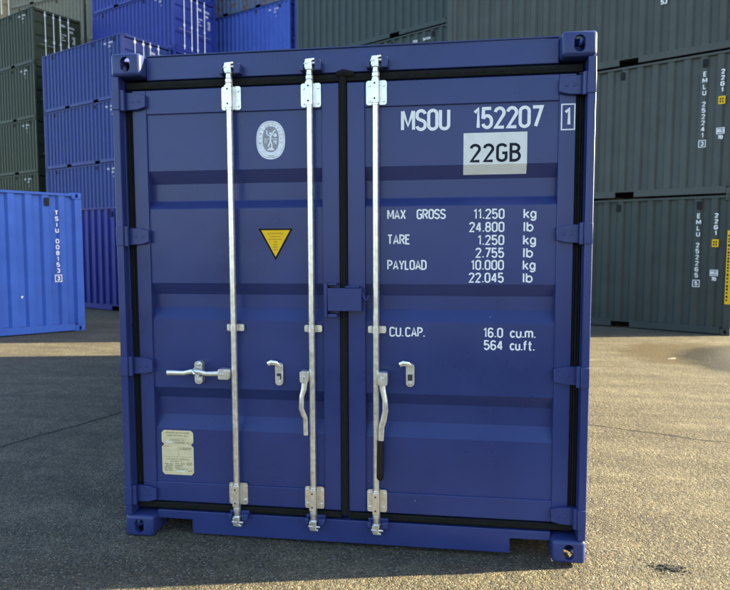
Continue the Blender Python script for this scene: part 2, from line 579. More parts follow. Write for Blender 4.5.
def casting_mesh():
    """corner fitting: x 0..0.178 inwards, y 0..0.162 inwards, z 0..0.118; outer faces at x=0, y=0, z=0; holes right through"""
    def ob(mb):
        return mb.build('tmp', None)
    body = ob(MB().box(0, .178, 0, .162, 0, .118))
    bv = body.modifiers.new('b', 'BEVEL')
    bv.width = 0.018
    bv.segments = 3
    cut = [ob(MB().box(.028, .150, .028, .134, .028, .090)),
           ob(MB().prism([(p[0] + .081, p[1] + .059) for p in oval_pts(.051, .079)], 'x', -.05, .08)),
           ob(MB().prism([(p[0] + .089, p[1] + .059) for p in oval_pts(.051, .079)], 'y', -.05, .08)),
           ob(MB().prism([(p[0] + .089, p[1] + .081) for p in oval_pts(.124, .0635)], 'z', -.05, .06)),
           ]
    for c in cut:
        m = body.modifiers.new('d', 'BOOLEAN')
        m.operation = 'DIFFERENCE'
        m.solver = 'EXACT'
        m.object = c
    dg = bpy.context.evaluated_depsgraph_get()
    me = bpy.data.meshes.new_from_object(body.evaluated_get(dg))
    for o in [body] + cut:
        bpy.data.objects.remove(o)
    return me


CAST0 = casting_mesh()
CAST = {}


def cast_mesh(fx, fy, fz):
    """variant mirrored so that its outer faces look to -/+ x, y, z"""
    k = (fx, fy, fz)
    if k not in CAST:
        me = CAST0.copy()
        me.transform(Matrix.Diagonal((fx, fy, fz, 1)))
        if fx * fy * fz < 0:
            me.flip_normals()
        me.materials.clear()
        me.materials.append(M['navy'])
        me.shade_smooth()
        me.set_sharp_from_angle(angle=rad(30))
        CAST[k] = me
    return CAST[k]


def setmat(o, m):
    o.material_slots[0].link = 'OBJECT'
    o.material_slots[0].material = m


def castings(root, mat, tomain=False):
    for ix in (0, 1):
        for iy in (0, 1):
            for iz in (0, 1):
                o = bpy.data.objects.new('corner_casting', cast_mesh(1 - 2 * ix, 1 - 2 * iy, 1 - 2 * iz))
                o.location = (ix * CL, iy * CW, iz * CH)
                if tomain:
                    o.location = (iy * CW - CW / 2, CL - ix * CL, iz * CH)
                    o.rotation_euler = (0, 0, rad(-90))
                o.parent = root
                COL.objects.link(o)
                setmat(o, mat)


def corrugation(x0, x1, y, depth, z0, z1, pitch=0.278, back=1):
    """a vertical corrugated wall along x; crests at y, valleys at y + depth*back"""
    mb = MB()
    n = max(1, round((x1 - x0) / pitch))
    p = (x1 - x0) / n
    pr = []
    for k in range(n):
        a = x0 + k * p
        pr += [(a, 0), (a + p * .34, 0), (a + p * .5, 1), (a + p * .84, 1)]
    pr.append((x1, 0))
    for k in range(len(pr) - 1):
        (a, da), (b, db) = pr[k], pr[k + 1]
        mb.face([(a, y + back * depth * da, z0), (b, y + back * depth * db, z0), (b, y + back * depth * db, z1), (a, y + back * depth * da, z1)])
    return mb


def rail(y0, y1, z1=.150):
    """bottom side rail with two forklift pockets cut out of its lower edge"""
    o = [(.178, .022), (1.77, .022), (1.77, .125), (2.13, .125), (2.13, .022), (3.93, .022), (3.93, .125), (4.29, .125), (4.29, .022),
         (CL - .178, .022), (CL - .178, z1), (.178, z1)]
    return MB().prism(o, 'y', y0, y1)


# doors are drawn in the door frame: x across (-1.219..1.219), y into the container, front at y = 0
PZ0, PZ1 = 0.292, 2.286
GROOVES = ((1.990, 1.923, 1.831, 1.789), (1.392, 1.329, 1.257, 1.194), (0.821, 0.757, 0.661, 0.589))
YD, YC, YG = 0.065, 0.076, 0.118     # door frame face, panel crest, groove bottom


def door_mb(x0, x1, px0, px1):
    """hollow-section frame round a pressed panel with three horizontal grooves"""
    mb = MB()
    yb = 0.128
    mb.box(x0, px0, YD, yb, 0.182, 2.412)
    mb.box(px1, x1, YD, yb, 0.182, 2.412)
    mb.box(px0, px1, YD + .001, yb, 0.182, PZ0)
    mb.box(px0, px1, YD + .001, yb, PZ1, 2.412)
    prof = [(PZ1, YC)]
    for a, b, c, d in GROOVES:
        prof += [(a, YC), (b, YG), (c, YG), (d, YC)]
    prof.append((PZ0, YC))
    i = len(mb.v)
    for z, y in prof:
        mb.v += [(px0, y, z), (px1, y, z)]
    for k in range(len(prof) - 1):
        a = i + 2 * k
        mb.f.append((a, a + 1, a + 3, a + 2))
    return mb


ML, MR = (-1.140, -0.022, -1.062, -0.113), (0.018, 1.140, 0.110, 1.060)


# ------------------------------------------------------------------ ground and pavement marks
g = MB()
g.face([(-400, -400, 0), (400, -400, 0), (400, 400, 0), (-400, 400, 0)])
ground = g.build('ground', M['ground'], recalc=False)
tag(ground, 'worn gravelly tarmac of the container yard, partly sunlit', kind='structure')

# ------------------------------------------------------------------ the navy container in front
TILT = rad(0.4)
main = empty('shipping_container', (0, 0, math.sin(TILT) * CW / 2), (0, -TILT, 0))
tag(main, 'navy blue container in the foreground, its doors with galvanised bars facing the camera', 'container')
castings(main, M['navy_worn'], True)


def to_main(x, y, z):
    return (y - CW / 2, CL - x, z)


# posts, header, sill, rails
for sx in (-1, 1):
    p = MB()
    xo, xi = sorted((sx * 1.2175, sx * 1.180))
    p.box(xo, xi, 0.003, 0.060, 0.118, 2.473)
    xo, xi = sorted((sx * 1.2165, sx * 1.1805))
    p.box(xo, xi, 0.060, 0.165, 0.118, 2.473)
    xo, xi = sorted((sx * 1.1805, sx * 1.150))
    p.box(xo, xi, 0.115, 0.165, 0.118, 2.473)
    p.build('corner_post', M['navy'], main, bevel=.004)
    p = MB()
    xo, xi = sorted((sx * 1.216, sx * 1.10))
    p.box(xo, xi, CL - .11, CL - .004, 0.118, 2.473).build('corner_post', M['navy'], main, bevel=.006)
hd = MB()
hd.box(-1.056, 1.056, 0.070, 0.150, 2.463, 2.584)
hd.box(-1.15, 1.15, 0.110, 0.150, 2.40, 2.463)
hd.build('header', M['navy'], main, bevel=.004)
lip = MB().box(-1.056, 1.056, 0.064, 0.16, 2.5845, 2.5905)
lip.build('header_lip', M['navy_worn'], main)
sill = MB()
sx0, sx1 = 0.855, 1.0565
sill.prism([(-sx1, .088), (-sx0, .088), (-sx0, .010), (sx0, .010), (sx0, .088), (sx1, .088), (sx1, .134), (-sx1, .134)], 'y', .055, .062)
sill.box(-1.056, 1.056, .0621, .17, .092, .132)
sill.box(-1.15, 1.15, .11, .17, .132, .20)
sill.build('door_sill', M['navy'], main, bevel=.003)
for sx in (-1, 1):
    a, b = sorted((sx * 1.216, sx * 1.15))
    MB().box(a, b, .178, CL - .178, 2.53, 2.588).build('top_rail', M['navy'], main, bevel=.004)
for y0, y1 in ((.003, .05), (CW - .05, CW - .003)):
    rail(y0, y1, .165).map(to_main).build('bottom_rail', M['navy'], main)
fl = MB()
fl.box(-1.168, 1.168, .171, CL - .1, .13, .165)
for k in range(18):
    y = .35 + k * .32
    fl.box(-1.168, 1.168, y, y + .045, .02, .129)
fl.build('floor_frame', M['dark'], main)
for yy, bk in ((.022, 1), (CW - .022, -1)):
    corrugation(.11, CL - .12, yy, .036, .16, 2.535, back=bk).map(to_main).build('side_panel', M['navy'], main)
e = corrugation(.11, CW - .11, .022, .045, .16, 2.535)
e.map(lambda x, y, z: (x - CW / 2, CL - y, z)).build('end_panel', M['navy'], main)
corrugation(.17, CL - .1, 2.583, .018, .06, CW - .06, .21, -1).map(lambda x, y, z: (z - CW / 2, CL - x, y)).build('roof_panel', M['navy'], main)

# doors with seals and hinges
HZ = (2.352, 1.643, 0.942, 0.226)
for side, (x0, x1, p0, p1) in ((-1, ML), (1, MR)):
    d = door_mb(x0, x1, p0, p1).build('door', M['navy'], main, smooth=20, bevel=.0035, seg=2)
    tag(d, 'left door with two locking bars' if side < 0 else 'right door with white container markings')
    s = MB()
    a, b = sorted((side * 1.178, side * 1.141))
    for k in range(3):                                   # ribbed jamb seal
        xa = a + (b - a) * k / 3
        s.box(xa + .0012, xa + (b - a) / 3 - .0012, .074 - .004 * (k == 1), .11, .19, 2.405)
    s.box(min(a, b), max(a, b), .082, .112, .185, 2.41)
    xo, xi = (-1.165, -.022) if side < 0 else (.018, 1.165)
    s.tube([(xo, .070, 2.437), (xi, .070, 2.437)], .019, 14, (1, .62))
    s.tube([(xo, .066, 2.424), (xi, .066, 2.424)], .008, 8)
    s.tube([(xo, .072, .157), (xi, .072, .157)], .019, 14, (1, .62))
    s.tube([(xo, .064, .168), (xi, .064, .168)], .007, 8)
    s.build('door_seal', M['rubber'], d, smooth=50)
    for z in HZ:
        h = MB()
        hx = side * 1.055
        pts = [(side * 1.165, z - .046), (side * 1.165, z + .046), (side * 1.10, z + .043), (hx, z + .031), (hx, z - .031), (side * 1.10, z - .043)]
        h.prism(pts, 'y', .040, .0645)
        a, b = sorted((side * 1.178, side * 1.165))
        h.box(a, b, .018, .060, z - .046, z + .046)
        a, b = sorted((side * 1.2165, side * 1.176))
        h.box(a, b, -.004, .050, z - .050, z + .050)
        h.tube([(side * 1.172, .022, z - .053), (side * 1.172, .022, z + .053)], .015, 12)
        for q in (1.125, 1.088):
            h.tube([(side * q, .042, z), (side * q, .0375, z)], .009, 10)
        h.build('hinge', M['navy_worn'], d, bevel=.0025)
sm = MB()
sm.box(-.0215, .0175, .060, .12, .19, 2.47)
sm.tube([(-.002, .058, .17), (-.002, .058, 2.462)], .018, 12, (1, .55))
sm.tube([(-.030, .064, 2.452), (.0, .060, 2.456), (.055, .064, 2.450)], [.016, .021, .015], 12)
sm.build('centre_seal', M['rubber'], main, smooth=50)

# locking bars
YB = .033


def bracket(mb, x, z, h=.12, w=.098):
    mb.prism([(x + .001 + a, z + b) for a, b in rrect(w + .006, h, .012)], 'y', .0575, .0645)
    mb.prism([(YB - .0225, z - h / 2 + .004), (YB + .01, z - h / 2 + .004), (.058, z - h / 2 + .004), (.058, z + h / 2 - .004), (YB - .0225, z + h / 2 - .004)], 'x', x - .0175, x + .0175)
    mb.tube([(x, YB, z - h / 2 - .006), (x, YB, z + h / 2 + .006)], .0205, 16)
    for dx in (-.036, .037):
        for dz in (-.038, .038):
            mb.tube([(x + dx, .060, z + dz), (x + dx, .051, z + dz)], .0085, 6)


def rrect(w, h, r, n=4):
    out = []
    for sx, sy, a in ((1, 1, 0), (-1, 1, 90), (-1, -1, 180), (1, -1, 270)):
        out += arc(sx * (w / 2 - r), sy * (h / 2 - r), r, r, a, a + 90, n)
    return out


def locking_bar(x, label):
    o = MB().tube([(x, YB, .150), (x, YB, 2.490)], .0168, 16).build('locking_bar', M['galv'], main, smooth=40)
    o['label'] = label
    for z in (2.353, .249):
        b = MB()
        bracket(b, x, z)
        br_ = b.build('bar_bracket', M['galv'], o, smooth=35)
        pn = MB()
        for dz in (-.037, .037):
            pn.tube([(x - .003, YB - .0225, z + dz), (x - .003, YB - .0245, z + dz)], .0048, 8)
        pn.build('bracket_hole', M['dark'], o)
    c = MB()
    z = 1.158
    c.prism([(x + .003 + a, z + b) for a, b in rrect(.094, .036, .008)], 'y', .052, .064)
    c.tube([(x, YB, z - .017), (x, YB, z + .017)], .0215, 16)
    for dx in (-.033, .038):
        c.tube([(x + dx, .055, z), (x + dx, .047, z)], .0075, 6)
    c.build('bar_clamp', M['galv'], o, smooth=35)
    for zc, s in ((2.478, 1), (.128, -1)):
        k = MB()
        k.tube([(x, YB, zc - s * .055), (x, YB, zc - s * .035), (x, YB, zc - s * .033), (x, YB, zc - s * .004)], [.0205, .0205, .017, .016], 14)
        k.tube([(x, YB, zc - s * .008), (x, YB, zc)], .024, 14)
        k.prism([(x - .022, zc), (x + .018, zc), (x + .013, zc + s * .034), (x + .026, zc + s * .040), (x + .026, zc + s * .048), (x - .017, zc + s * .046), (x - .022, zc + s * .030)], 'y', YB - .016, YB + .020)
        k.tube([(x - .026, YB - .012, zc + s * .022), (x + .036, YB - .008, zc + s * .026)], .0065, 8)
        k.build('bar_cam', M['galv'], o, smooth=35, bevel=.002)
        kp = MB()
        for a, b in ((-.046, -.027), (.030, .062)):
            kp.prism([(x + a, zc - .012), (x + b, zc - .012), (x + b, zc + .040 * (1 if s > 0 else .55)), (x + a, zc + .034 * (1 if s > 0 else .55))], 'y', .016, .0695)
        kp.box(x - .045, x + .060, .046, .0695, zc - .010, zc + .030)
        kp.build('cam_keeper', M['navy_worn'], main, bevel=.004)
    return o


bar_l = locking_bar(-.589, 'galvanised bar with its handle swung out level')
bar_m = locking_bar(-.167, 'galvanised bar beside the centre seal with a short bare handle')
bar_r = locking_bar(.169, 'galvanised bar on the right door with a black gripped handle')

# handles
hub = MB()
hub.prism([(x, z) for x, z in [(-.638 + a, .914 + b) for a, b in rrect(.062, .056, .010)]], 'y', -.004, .046)
hub.tube([(-.647, -.004, .914), (-.647, -.009, .914)], .009, 10)
hub.build('handle_hub', M['galv'], bar_l, bevel=.002)
hl = MB().tube([(-.668, .018, .914), (-.74, .012, .912), (-.78, .004, .924), (-.815, .0, .925), (-.86, .004, .915), (-.955, .006, .914)],
               [.0145, .013, .0135, .0135, .0125, .0145], 10, (1, .55))
hl.build('handle', M['galv'], bar_l, smooth=50)
hub = MB()
hub.prism([(-.2035 + a, .911 + b) for a, b in rrect(.044, .062, .010)], 'y', -.006, .048)
hub.tube([(-.2035, -.006, .912), (-.2035, -.011, .912)], .009, 10)
hub.build('handle_hub', M['galv'], bar_m, bevel=.002)
MB().tube([(-.204, .015, .888), (-.208, .012, .845), (-.218, .006, .808), (-.221, .004, .745), (-.210, .010, .708), (-.203, .014, .69), (-.201, .014, .60)],
          [.0165, .0145, .0125, .0135, .0150, .0130, .0125], 10, (1, .5)).build('handle', M['galv'], bar_m, smooth=50)
hub = MB()
hub.prism([(.206 + a, .911 + b) for a, b in rrect(.050, .068, .010)], 'y', -.006, .048)
hub.tube([(.206, -.006, .914), (.206, -.011, .914)], .009, 10)
hub.build('handle_hub', M['galv'], bar_r, bevel=.002)
MB().tube([(.203, .016, .885), (.207, .014, .845), (.217, .008, .805), (.219, .006, .745), (.211, .008, .70), (.199, .010, .658), (.195, .010, .57)],
          [.0165, .0155, .014, .0145, .0155, .0155, .0145], 10, (1, .5)).build('handle', M['galv'], bar_r, smooth=50)
MB().tube([(.195, .010, .588), (.194, .010, .55), (.192, .010, .42), (.191, .010, .388), (.191, .010, .378)],
          [.0165, .0175, .0182, .0172, .010], 12, (1, .7)).build('handle_grip', M['grip'], bar_r, smooth=60)


def catch(cx, cz, label):
    c = MB()
    c.prism([(cx + a, cz + b) for a, b in rrect(.044, .122, .020, 6)], 'y', .058, .0745)
    c.tube([(cx, .060, cz + .040), (cx, .046, cz + .040)], .012, 12)
    c.tube([(cx, .052, cz - .044), (cx, .060, cz - .044)], .009, 10)
    c.tube([(cx + .010, .040, cz + .046), (cx - .008, .034, cz + .062), (cx - .034, .028, cz + .067), (cx - .052, .030, cz + .058)],
           [.010, .0145, .0145, .013], 10, (1, .45))
    o = c.build('handle_catch', M['galv'], main, bevel=.0015)
    o['label'] = label
    MB().box(cx - .012, cx + .012, .0565, .060, cz - .028, cz + .004).build('catch_slot', M['dark'], o)
    if cx < 0:
        MB().box(cx - .012, cx + .006, .0545, .0575, cz - .027, cz - .010).build('catch_tongue', M['galv'], o)


catch(-.353, .911, 'handle catch on the left door')
catch(.342, .922, 'handle catch on the right door')
hk = MB()
hk.prism([(-.790 + a, .914 + b) for a, b in rrect(.044, .124, .020, 6)], 'y', .030, .072)
hk.tube([(-.790, .032, .958), (-.790, .018, .958)], .010, 10)
hk.tube([(-.790, .032, .872), (-.790, .018, .872)], .011, 10)
hk.tube([(-.806, .02, .938), (-.806, -.014, .932), (-.79, -.02, .916), (-.776, -.012, .904), (-.776, .03, .898)], .007, 8)
hk.build('handle_catch', M['galv'], main, bevel=.0015)['label'] = 'catch holding the level handle'

# lock box over the seam
lb = MB()
x0, x1, z0, z1, y0 = -.077, .097, 1.256, 1.373, .004
lb.box(x0, x1, y0, y0 + .004, z0, z1)
lb.box(x0, x1, y0 + .004, .060, z1 - .004, z1)
lb.box(x0, x0 + .004, y0 + .004, .030, z0, z1 - .004)
lb.box(x1 - .004, x1, y0 + .004, .064, z0, z1 - .004)
lock = lb.build('lock_box', M['navy'], main, bevel=.003)
kk = MB()
kk.box(-.094, -.080, .006, .064, 1.222, 1.398)
kk.box(-.080, -.030, .012, .064, 1.386, 1.398)
kk.box(-.080, -.030, .012, .064, 1.222, 1.240)
kk.box(.012, .085, .012, .060, 1.374, 1.384)
kk.build('lock_bracket', M['navy_worn'], lock, bevel=.003)
MB().tube([(.099, .020, 1.352), (.110, .012, 1.330), (.116, .010, 1.316), (.122, .012, 1.312), (.128, .018, 1.322), (.130, .03, 1.335)], .0038, 8).build('lock_hook', M['navy_worn'], lock, smooth=60)

# markings (paint and stickers a fraction of a millimetre proud of the sheet)
YT = YC - .0012
text(MB(), 'MSOU', .300, 2.161, .108, .0158, YT, width=.230).build('owner_code', M['white'], main)
text(MB(), '152207', .658, 2.161, .108, .0158, YT, width=.322).build('serial_number', M['white'], main)
mk = MB()
rect_line(mk, 1.072, 1.133, 2.146, 2.266, .006, YD - .0012)
text(mk, '1', 1.0905, 2.163, .087, .0145, YD - .0014, width=.020)
mk.build('check_digit', M['white'], main)
st = MB()
yz = lambda z: YC + (YG - YC) * (1.990 - z) / .067
x0, x1 = .604, .913
st.face([(x0, YC - .001, 1.9895), (x1, YC - .001, 1.9895), (x1, YC - .001, 2.144), (x0, YC - .001, 2.144)])
st.face([(x0, yz(1.943) - .001, 1.9425), (x1, yz(1.943) - .001, 1.9425), (x1, YC - .001, 1.9895), (x0, YC - .001, 1.9895)])
cs = st.build('type_code_sticker', M['offwhite'], main, recalc=False)
mk = MB()
text(mk, '22GB', .641, 1.999, .092, .0135, YC - .0018, width=.236, gap=.22)
mk.build('type_code', M['ink'], cs)
h, t = .0515, .0078


def row(name, words, lines):
    """one entry of the weight table: its words, then figures and units line by line"""
    mk = MB()
    for w, x, wd, z in words:
        text(mk, w, x, z, h, t, YT, width=wd)
    for fig, unit, ux, uw, z in lines:
        text(mk, fig, .805, z, h, t, YT, 'r', ws=1.06, gap=.20)
        text(mk, unit, ux, z, h, t, YT, gap=.16, width=uw)
    mk.build(name, M['white'], main)


row('gross_lettering', [('MAX', .226, .088, 1.721), ('GROSS', .376, .139, 1.721)], [('11.250', 'kg', .904, .055, 1.719), ('24.800', 'lb', .904, .042, 1.654)])
row('tare_lettering', [('TARE', .226, .110, 1.594)], [('1.250', 'kg', .904, .055, 1.589), ('2.755', 'lb', .904, .042, 1.525)])
row('payload_lettering', [('PAYLOAD', .226, .194, 1.464)], [('10.000', 'kg', .904, .055, 1.464), ('22.045', 'lb', .904, .042, 1.400)])
row('capacity_lettering', [('CU.', .237, .066, 1.119), ('CAP.', .319, .094, 1.119)], [('16.0', 'cu.m.', .846, .120, 1.122), ('564', 'cu.ft.', .846, .116, 1.058)])

# oval inspection emblem
ex, ez = -.385, 2.137


def ell(mb, rx, rz, y, n=48, p=2.3, dx=0, dz=0):
    pts = []
    for k in range(n):
        a = 2 * math.pi * k / n
        c, s_ = math.cos(a), math.sin(a)
        pts.append((ex + dx + rx * math.copysign(abs(c) ** (2 / p), c), y, ez + dz + rz * math.copysign(abs(s_) ** (2 / p), s_)))
    mb.face(pts)
    return [(q[0], q[2]) for q in pts]


em = MB()
ell(em, .0770, .0985, YC - .0010)
emb = em.build('inspection_emblem', M['emblem_white'], main, recalc=False)
emb['label'] = 'oval pale grey sticker with a standing figure'
em = MB()
ln = ell(MB(), .0705, .0915, 0)
stroke(em, ln + [ln[0]], .0016, lambda a, b: (a, YC - .0016, b))
ln = ell(MB(), .0445, .068, 0)
for word, a0, a1, rx, rz in (('BUREAU', 190, 100, .0505, .0725), ('VERITAS', 80, -10, .0505, .0725)):
    for k, ch in enumerate(word):
        a = rad(a0 + (a1 - a0) * k / (len(word) - 1))
        bx, bz = ex + rx * math.cos(a), ez + rz * math.sin(a)
        ta = math.atan2(math.sin(a) / rz, math.cos(a) / rx) - math.pi / 2
        for st_ in GL[ch][1]:
            w = GL[ch][0]
            pts = []
            for u, v in st_:
                lx, lz = (u - w / 2) * .0125, v * .0135
                pts.append((bx + lx * math.cos(ta) - lz * math.sin(ta), bz + lx * math.sin(ta) + lz * math.cos(ta)))
            stroke(em, pts, .0017, lambda a_, b_: (a_, YC - .0018, b_))
text(em, '1828', ex, ez - .0875, .012, .0017, YC - .0018, 'c', gap=.35)
em.build('emblem_lettering', M['emblem_grey'], emb)
em = MB()
ell(em, .0435, .066, YC - .0016, dz=.004)
em.build('emblem_field', M['emblem_grey'], emb, recalc=False)
em = MB()
for w, pts in ((.009, [(0, .020), (-.001, -.004), (-.002, -.012)]), (.006, [(0, .016), (-.012, .020), (-.019, .028), (-.020, .046)]),
               (.006, [(.002, .016), (.010, .026), (.016, .040), (.026, .046)]), (.007, [(-.002, -.010), (-.010, -.028), (-.013, -.038)]),
               (.007, [(0, -.010), (.006, -.026), (.006, -.044)]), (.008, [(-.018, -.052), (.018, -.052)]), (.005, [(-.012, -.045), (.012, -.045)]),
               (.003, [(-.036, .002), (.036, .002)]), (.004, [(-.030, -.003), (-.030, -.020)]), (.004, [(-.021, -.003), (-.021, -.018)]),
               (.004, [(.018, -.004), (.018, -.020)]), (.006, [(.028, -.004), (.028, -.026)]), (.004, [(.014, -.013), (.034, -.013)])):
    i = len(em.v)
    stroke(em, [(ex + a, ez + .004 + b) for a, b in pts], w, lambda a, b, k=len(em.f): (a, YC - .0022 - k * 2e-5, b))
for cx, cz, r in ((0, .030, .0065), (.025, .020, .0095)):
    em.face([(ex + cx + r * math.cos(a * .5236), YC - .0030, ez + .004 + cz + r * math.sin(a * .5236)) for a in range(12)])
em.build('emblem_figure', M['emblem_white'], emb)

# warning triangle
tx0, tx1, txm, tz1, tz0 = -.459, -.273, -.367, 1.680, 1.514
w = MB()
w.face([(tx0, YC - .001, tz1), (txm, YC - .001, tz0), (tx1, YC - .001, tz1)])
wt = w.build('warning_triangle', M['black'], main, recalc=False)
w = MB()
w.face([(tx0 + .0155, YC - .0016, tz1 - .0085), (txm, YC - .0016, tz0 + .0185), (tx1 - .0155, YC - .0016, tz1 - .0085)])
w.build('triangle_face', M['yellow'], wt, recalc=False)
w = MB()
text(w, 'ATTENTION', txm, 1.650, .0085, .0016, YC - .0022, 'c', gap=.35, width=.078)
for z, half in ((1.640, .028), (1.626, .034), (1.613, .009), (1.598, .010), (1.585, .013), (1.571, .010)):
    x = txm - half
    k = 0
    while x < txm + half:
        wd = random.uniform(.003, .007)
        w.face([(x, YC - .0022, z - .004), (x + wd, YC - .0022, z - .004), (x + wd, YC - .0022, z), (x, YC - .0022, z)])
        x += wd + .0022
w.build('triangle_print', M['brown_ink'], wt)

# approval plate
ax0, ax1, az0, az1 = -1.030, -.847, .330, .580
am = .500
pl = MB()


def notched(z0, z1):
    c = .014
    return [(ax0 + c, z0), (ax1 - c, z0), (ax1, z0 + c), (ax1, z1 - c), (ax1 - c, z1), (ax0 + c, z1), (ax0, z1 - c), (ax0, z0 + c)]


pl.prism(notched(az0, am), 'y', YC - .0022, YC - .0003)
pl.prism(notched(am + .0005, az1), 'y', YC - .0022, YC - .0003)
pl.box(ax0 + .016, ax1 - .016, YC - .0020, YC - .0005, am - .008, am + .008)
pt = pl.build('approval_plate', M['brass'], main)
pp = MB()
yp = YC - .0030
text(pp, 'APPROVED FOR TRANSPORT', (ax0 + ax1) / 2, .562, .0085, .0013, yp, 'c', width=.140)
text(pp, 'UNDER CUSTOMS SEAL', (ax0 + ax1) / 2, .547, .0085, .0013, yp, 'c', width=.126)
text(pp, 'CSC SAFETY APPROVAL', (ax0 + ax1) / 2, .414, .0080, .0012, yp, 'c', width=.130)
rect_line(pp, ax0 + .045, ax1 - .045, .517, .534, .0012, yp)
stroke(pp, [(ax0 + .008, .506), (ax1 - .008, .506)], .0012, lambda a, b: (a, yp, b))
stroke(pp, [(ax0 + .008, .432), (ax1 - .008, .432)], .0014, lambda a, b: (a, yp, b))
stroke(pp, [(ax0 + .095, .488), (ax0 + .095, .436)], .0010, lambda a, b: (a, yp, b))


def scribble(x0, x1, z, hgt=.005):
    x = x0
    while x < x1:
        wd = random.uniform(.003, .010)
        if random.random() < .85:
            pp.face([(x, yp, z), (min(x + wd, x1), yp, z), (min(x + wd, x1), yp, z + hgt), (x, yp, z + hgt)])
        x += wd + .0022


for x0, x1, z in ((ax0 + .052, ax1 - .052, .523), (ax0 + .075, ax1 - .010, .509), (ax0 + .012, ax0 + .07, .487), (ax0 + .104, ax1 - .012, .480),
                  (ax0 + .104, ax1 - .012, .472), (ax0 + .05, ax1 - .07, .403), (ax0 + .014, ax0 + .06, .388), (ax0 + .014, ax0 + .064, .379),
                  (ax0 + .014, ax0 + .058, .370), (ax0 + .014, ax0 + .064, .361), (ax0 + .014, ax0 + .060, .352), (ax0 + .074, ax0 + .130, .390),
                  (ax0 + .074, ax0 + .132, .380), (ax0 + .074, ax0 + .128, .370), (ax0 + .074, ax0 + .132, .360), (ax0 + .142, ax1 - .010, .396),
                  (ax0 + .142, ax1 - .010, .387), (ax0 + .142, ax1 - .010, .360), (ax0 + .142, ax1 - .010, .351)):
    scribble(x0, x1, z)
pp.build('plate_print', M['plate_ink'], pt)
pp = MB()
pp.box(ax0 + .026, ax0 + .064, yp - .0004, yp - .0002, .5075, .518)
pp.box(ax0 + .082, ax0 + .132, yp - .0004, yp - .0002, .346, .354)
pp.build('plate_strip', M['offwhite'], pt)

# ------------------------------------------------------------------ stacked containers in the yard
PARTS = {}


def door_to_local(x, y, z):
    return (CL - y, CW / 2 + x, z)


def shared_parts():
    PARTS['corner_post'] = [MB().box(x0, x1, y0, y1, .118, CH - .118) for x0, x1 in ((.002, .125), (CL - .125, CL - .002))
                            for y0, y1 in ((.002, .10), (CW - .10, CW - .002))]
    PARTS['top_rail'] = [MB().box(.178, CL - .178, y0, y1, 2.528, 2.570) for y0, y1 in ((.003, .065), (CW - .065, CW - .003))]
    PARTS['header'] = [MB().box(x0, x1, .162, CW - .162, 2.47, 2.585) for x0, x1 in ((.004, .09), (CL - .10, CL - .05))]
    PARTS['bottom_rail'] = [rail(y0, y1) for y0, y1 in ((.003, .05), (CW - .05, CW - .003))]
    PARTS['sill'] = [MB().box(x0, x1, .162, CW - .162, .012, .16) for x0, x1 in ((.004, .09), (CL - .10, CL - .05))]
    f = MB().box(.1, CL - .11, .052, CW - .052, .125, .155)
    for k in range(14):
        x = .4 + k * .4
        if not (1.75 < x + .02 < 2.15 or 3.91 < x + .02 < 4.31):
            f.box(x, x + .045, .052, CW - .052, .02, .124)
    PARTS['floor_frame'] = [f]
    PARTS['side_panel'] = [corrugation(.12, CL - .12, .018, .044, .146, 2.53), corrugation(.12, CL - .12, CW - .018, .044, .146, 2.53, back=-1)]
    PARTS['end_panel'] = [corrugation(.10, CW - .10, .02, .045, .158, 2.48).map(lambda x, y, z: (y, x, z))]
    PARTS['roof_panel'] = [corrugation(.09, CL - .09, 2.578, .016, .06, CW - .06, .21, -1).map(lambda x, y, z: (x, z, y))]
    PARTS['door'] = [door_mb(*ML).map(door_to_local), door_mb(*MR).map(door_to_local)]
    PARTS['side_vent'] = [MB().prism([(x + a, 2.40 + b) for a, b in rrect(.085, .15, .02)], 'y', .001, .045).box(x - .03, x + .03, -.005, .001, 2.37, 2.43)
                          for x in (.86, CL - 2.05, CL - .60)]
    bars = []
    for x in (-.59, -.17, .17, .59):
        b = MB()
        b.tube([(x, YB, .10), (x, YB, 2.52)], .0168, 8)
        for z in (2.353, .249, 1.158):
            b.box(x - .045, x + .05, .03, .064, z - .05, z + .05)
        b.tube([(x, YB - .01, .93), (x - .34 if x < 0 else x + .34, YB - .02, .93)], .013, 6)
        bars.append(b.map(door_to_local))
    PARTS['locking_bar'] = bars
    for k in list(PARTS):
        PARTS[k] = [p.mesh(k, M['navy'], 40 if k == 'locking_bar' else None) for p in PARTS[k]]


shared_parts()


def shared(name, k, parent, mat):
    o = bpy.data.objects.new(name, PARTS[name][k])
    o.parent = parent
    COL.objects.link(o)
    setmat(o, mat)
    return o


def end_lettering(root):
    """owner code, type code and weight rows on the right hand door"""
    t = MB()
    text(t, 'PCIU', .25, 2.06, .10, .018, YC - .002)
    text(t, '947414', .60, 2.06, .10, .018, YC - .002)
    text(t, '22G1', .66, 1.86, .10, .018, YC - .002)
    for k, s in enumerate(('30.480', '67.200', '2.180', '4.810', '28.300', '62.390')):
        text(t, s, .95, 1.66 - k * .065, .05, .010, YC - .002, 'r')
    for k, s in enumerate(('MAX GROSS', 'TARE', 'PAYLOAD')):
        text(t, s, .24, 1.66 - k * .13, .05, .010, YC - .002)
    t.map(door_to_local)
    t.build('door_lettering', M['white'], root)


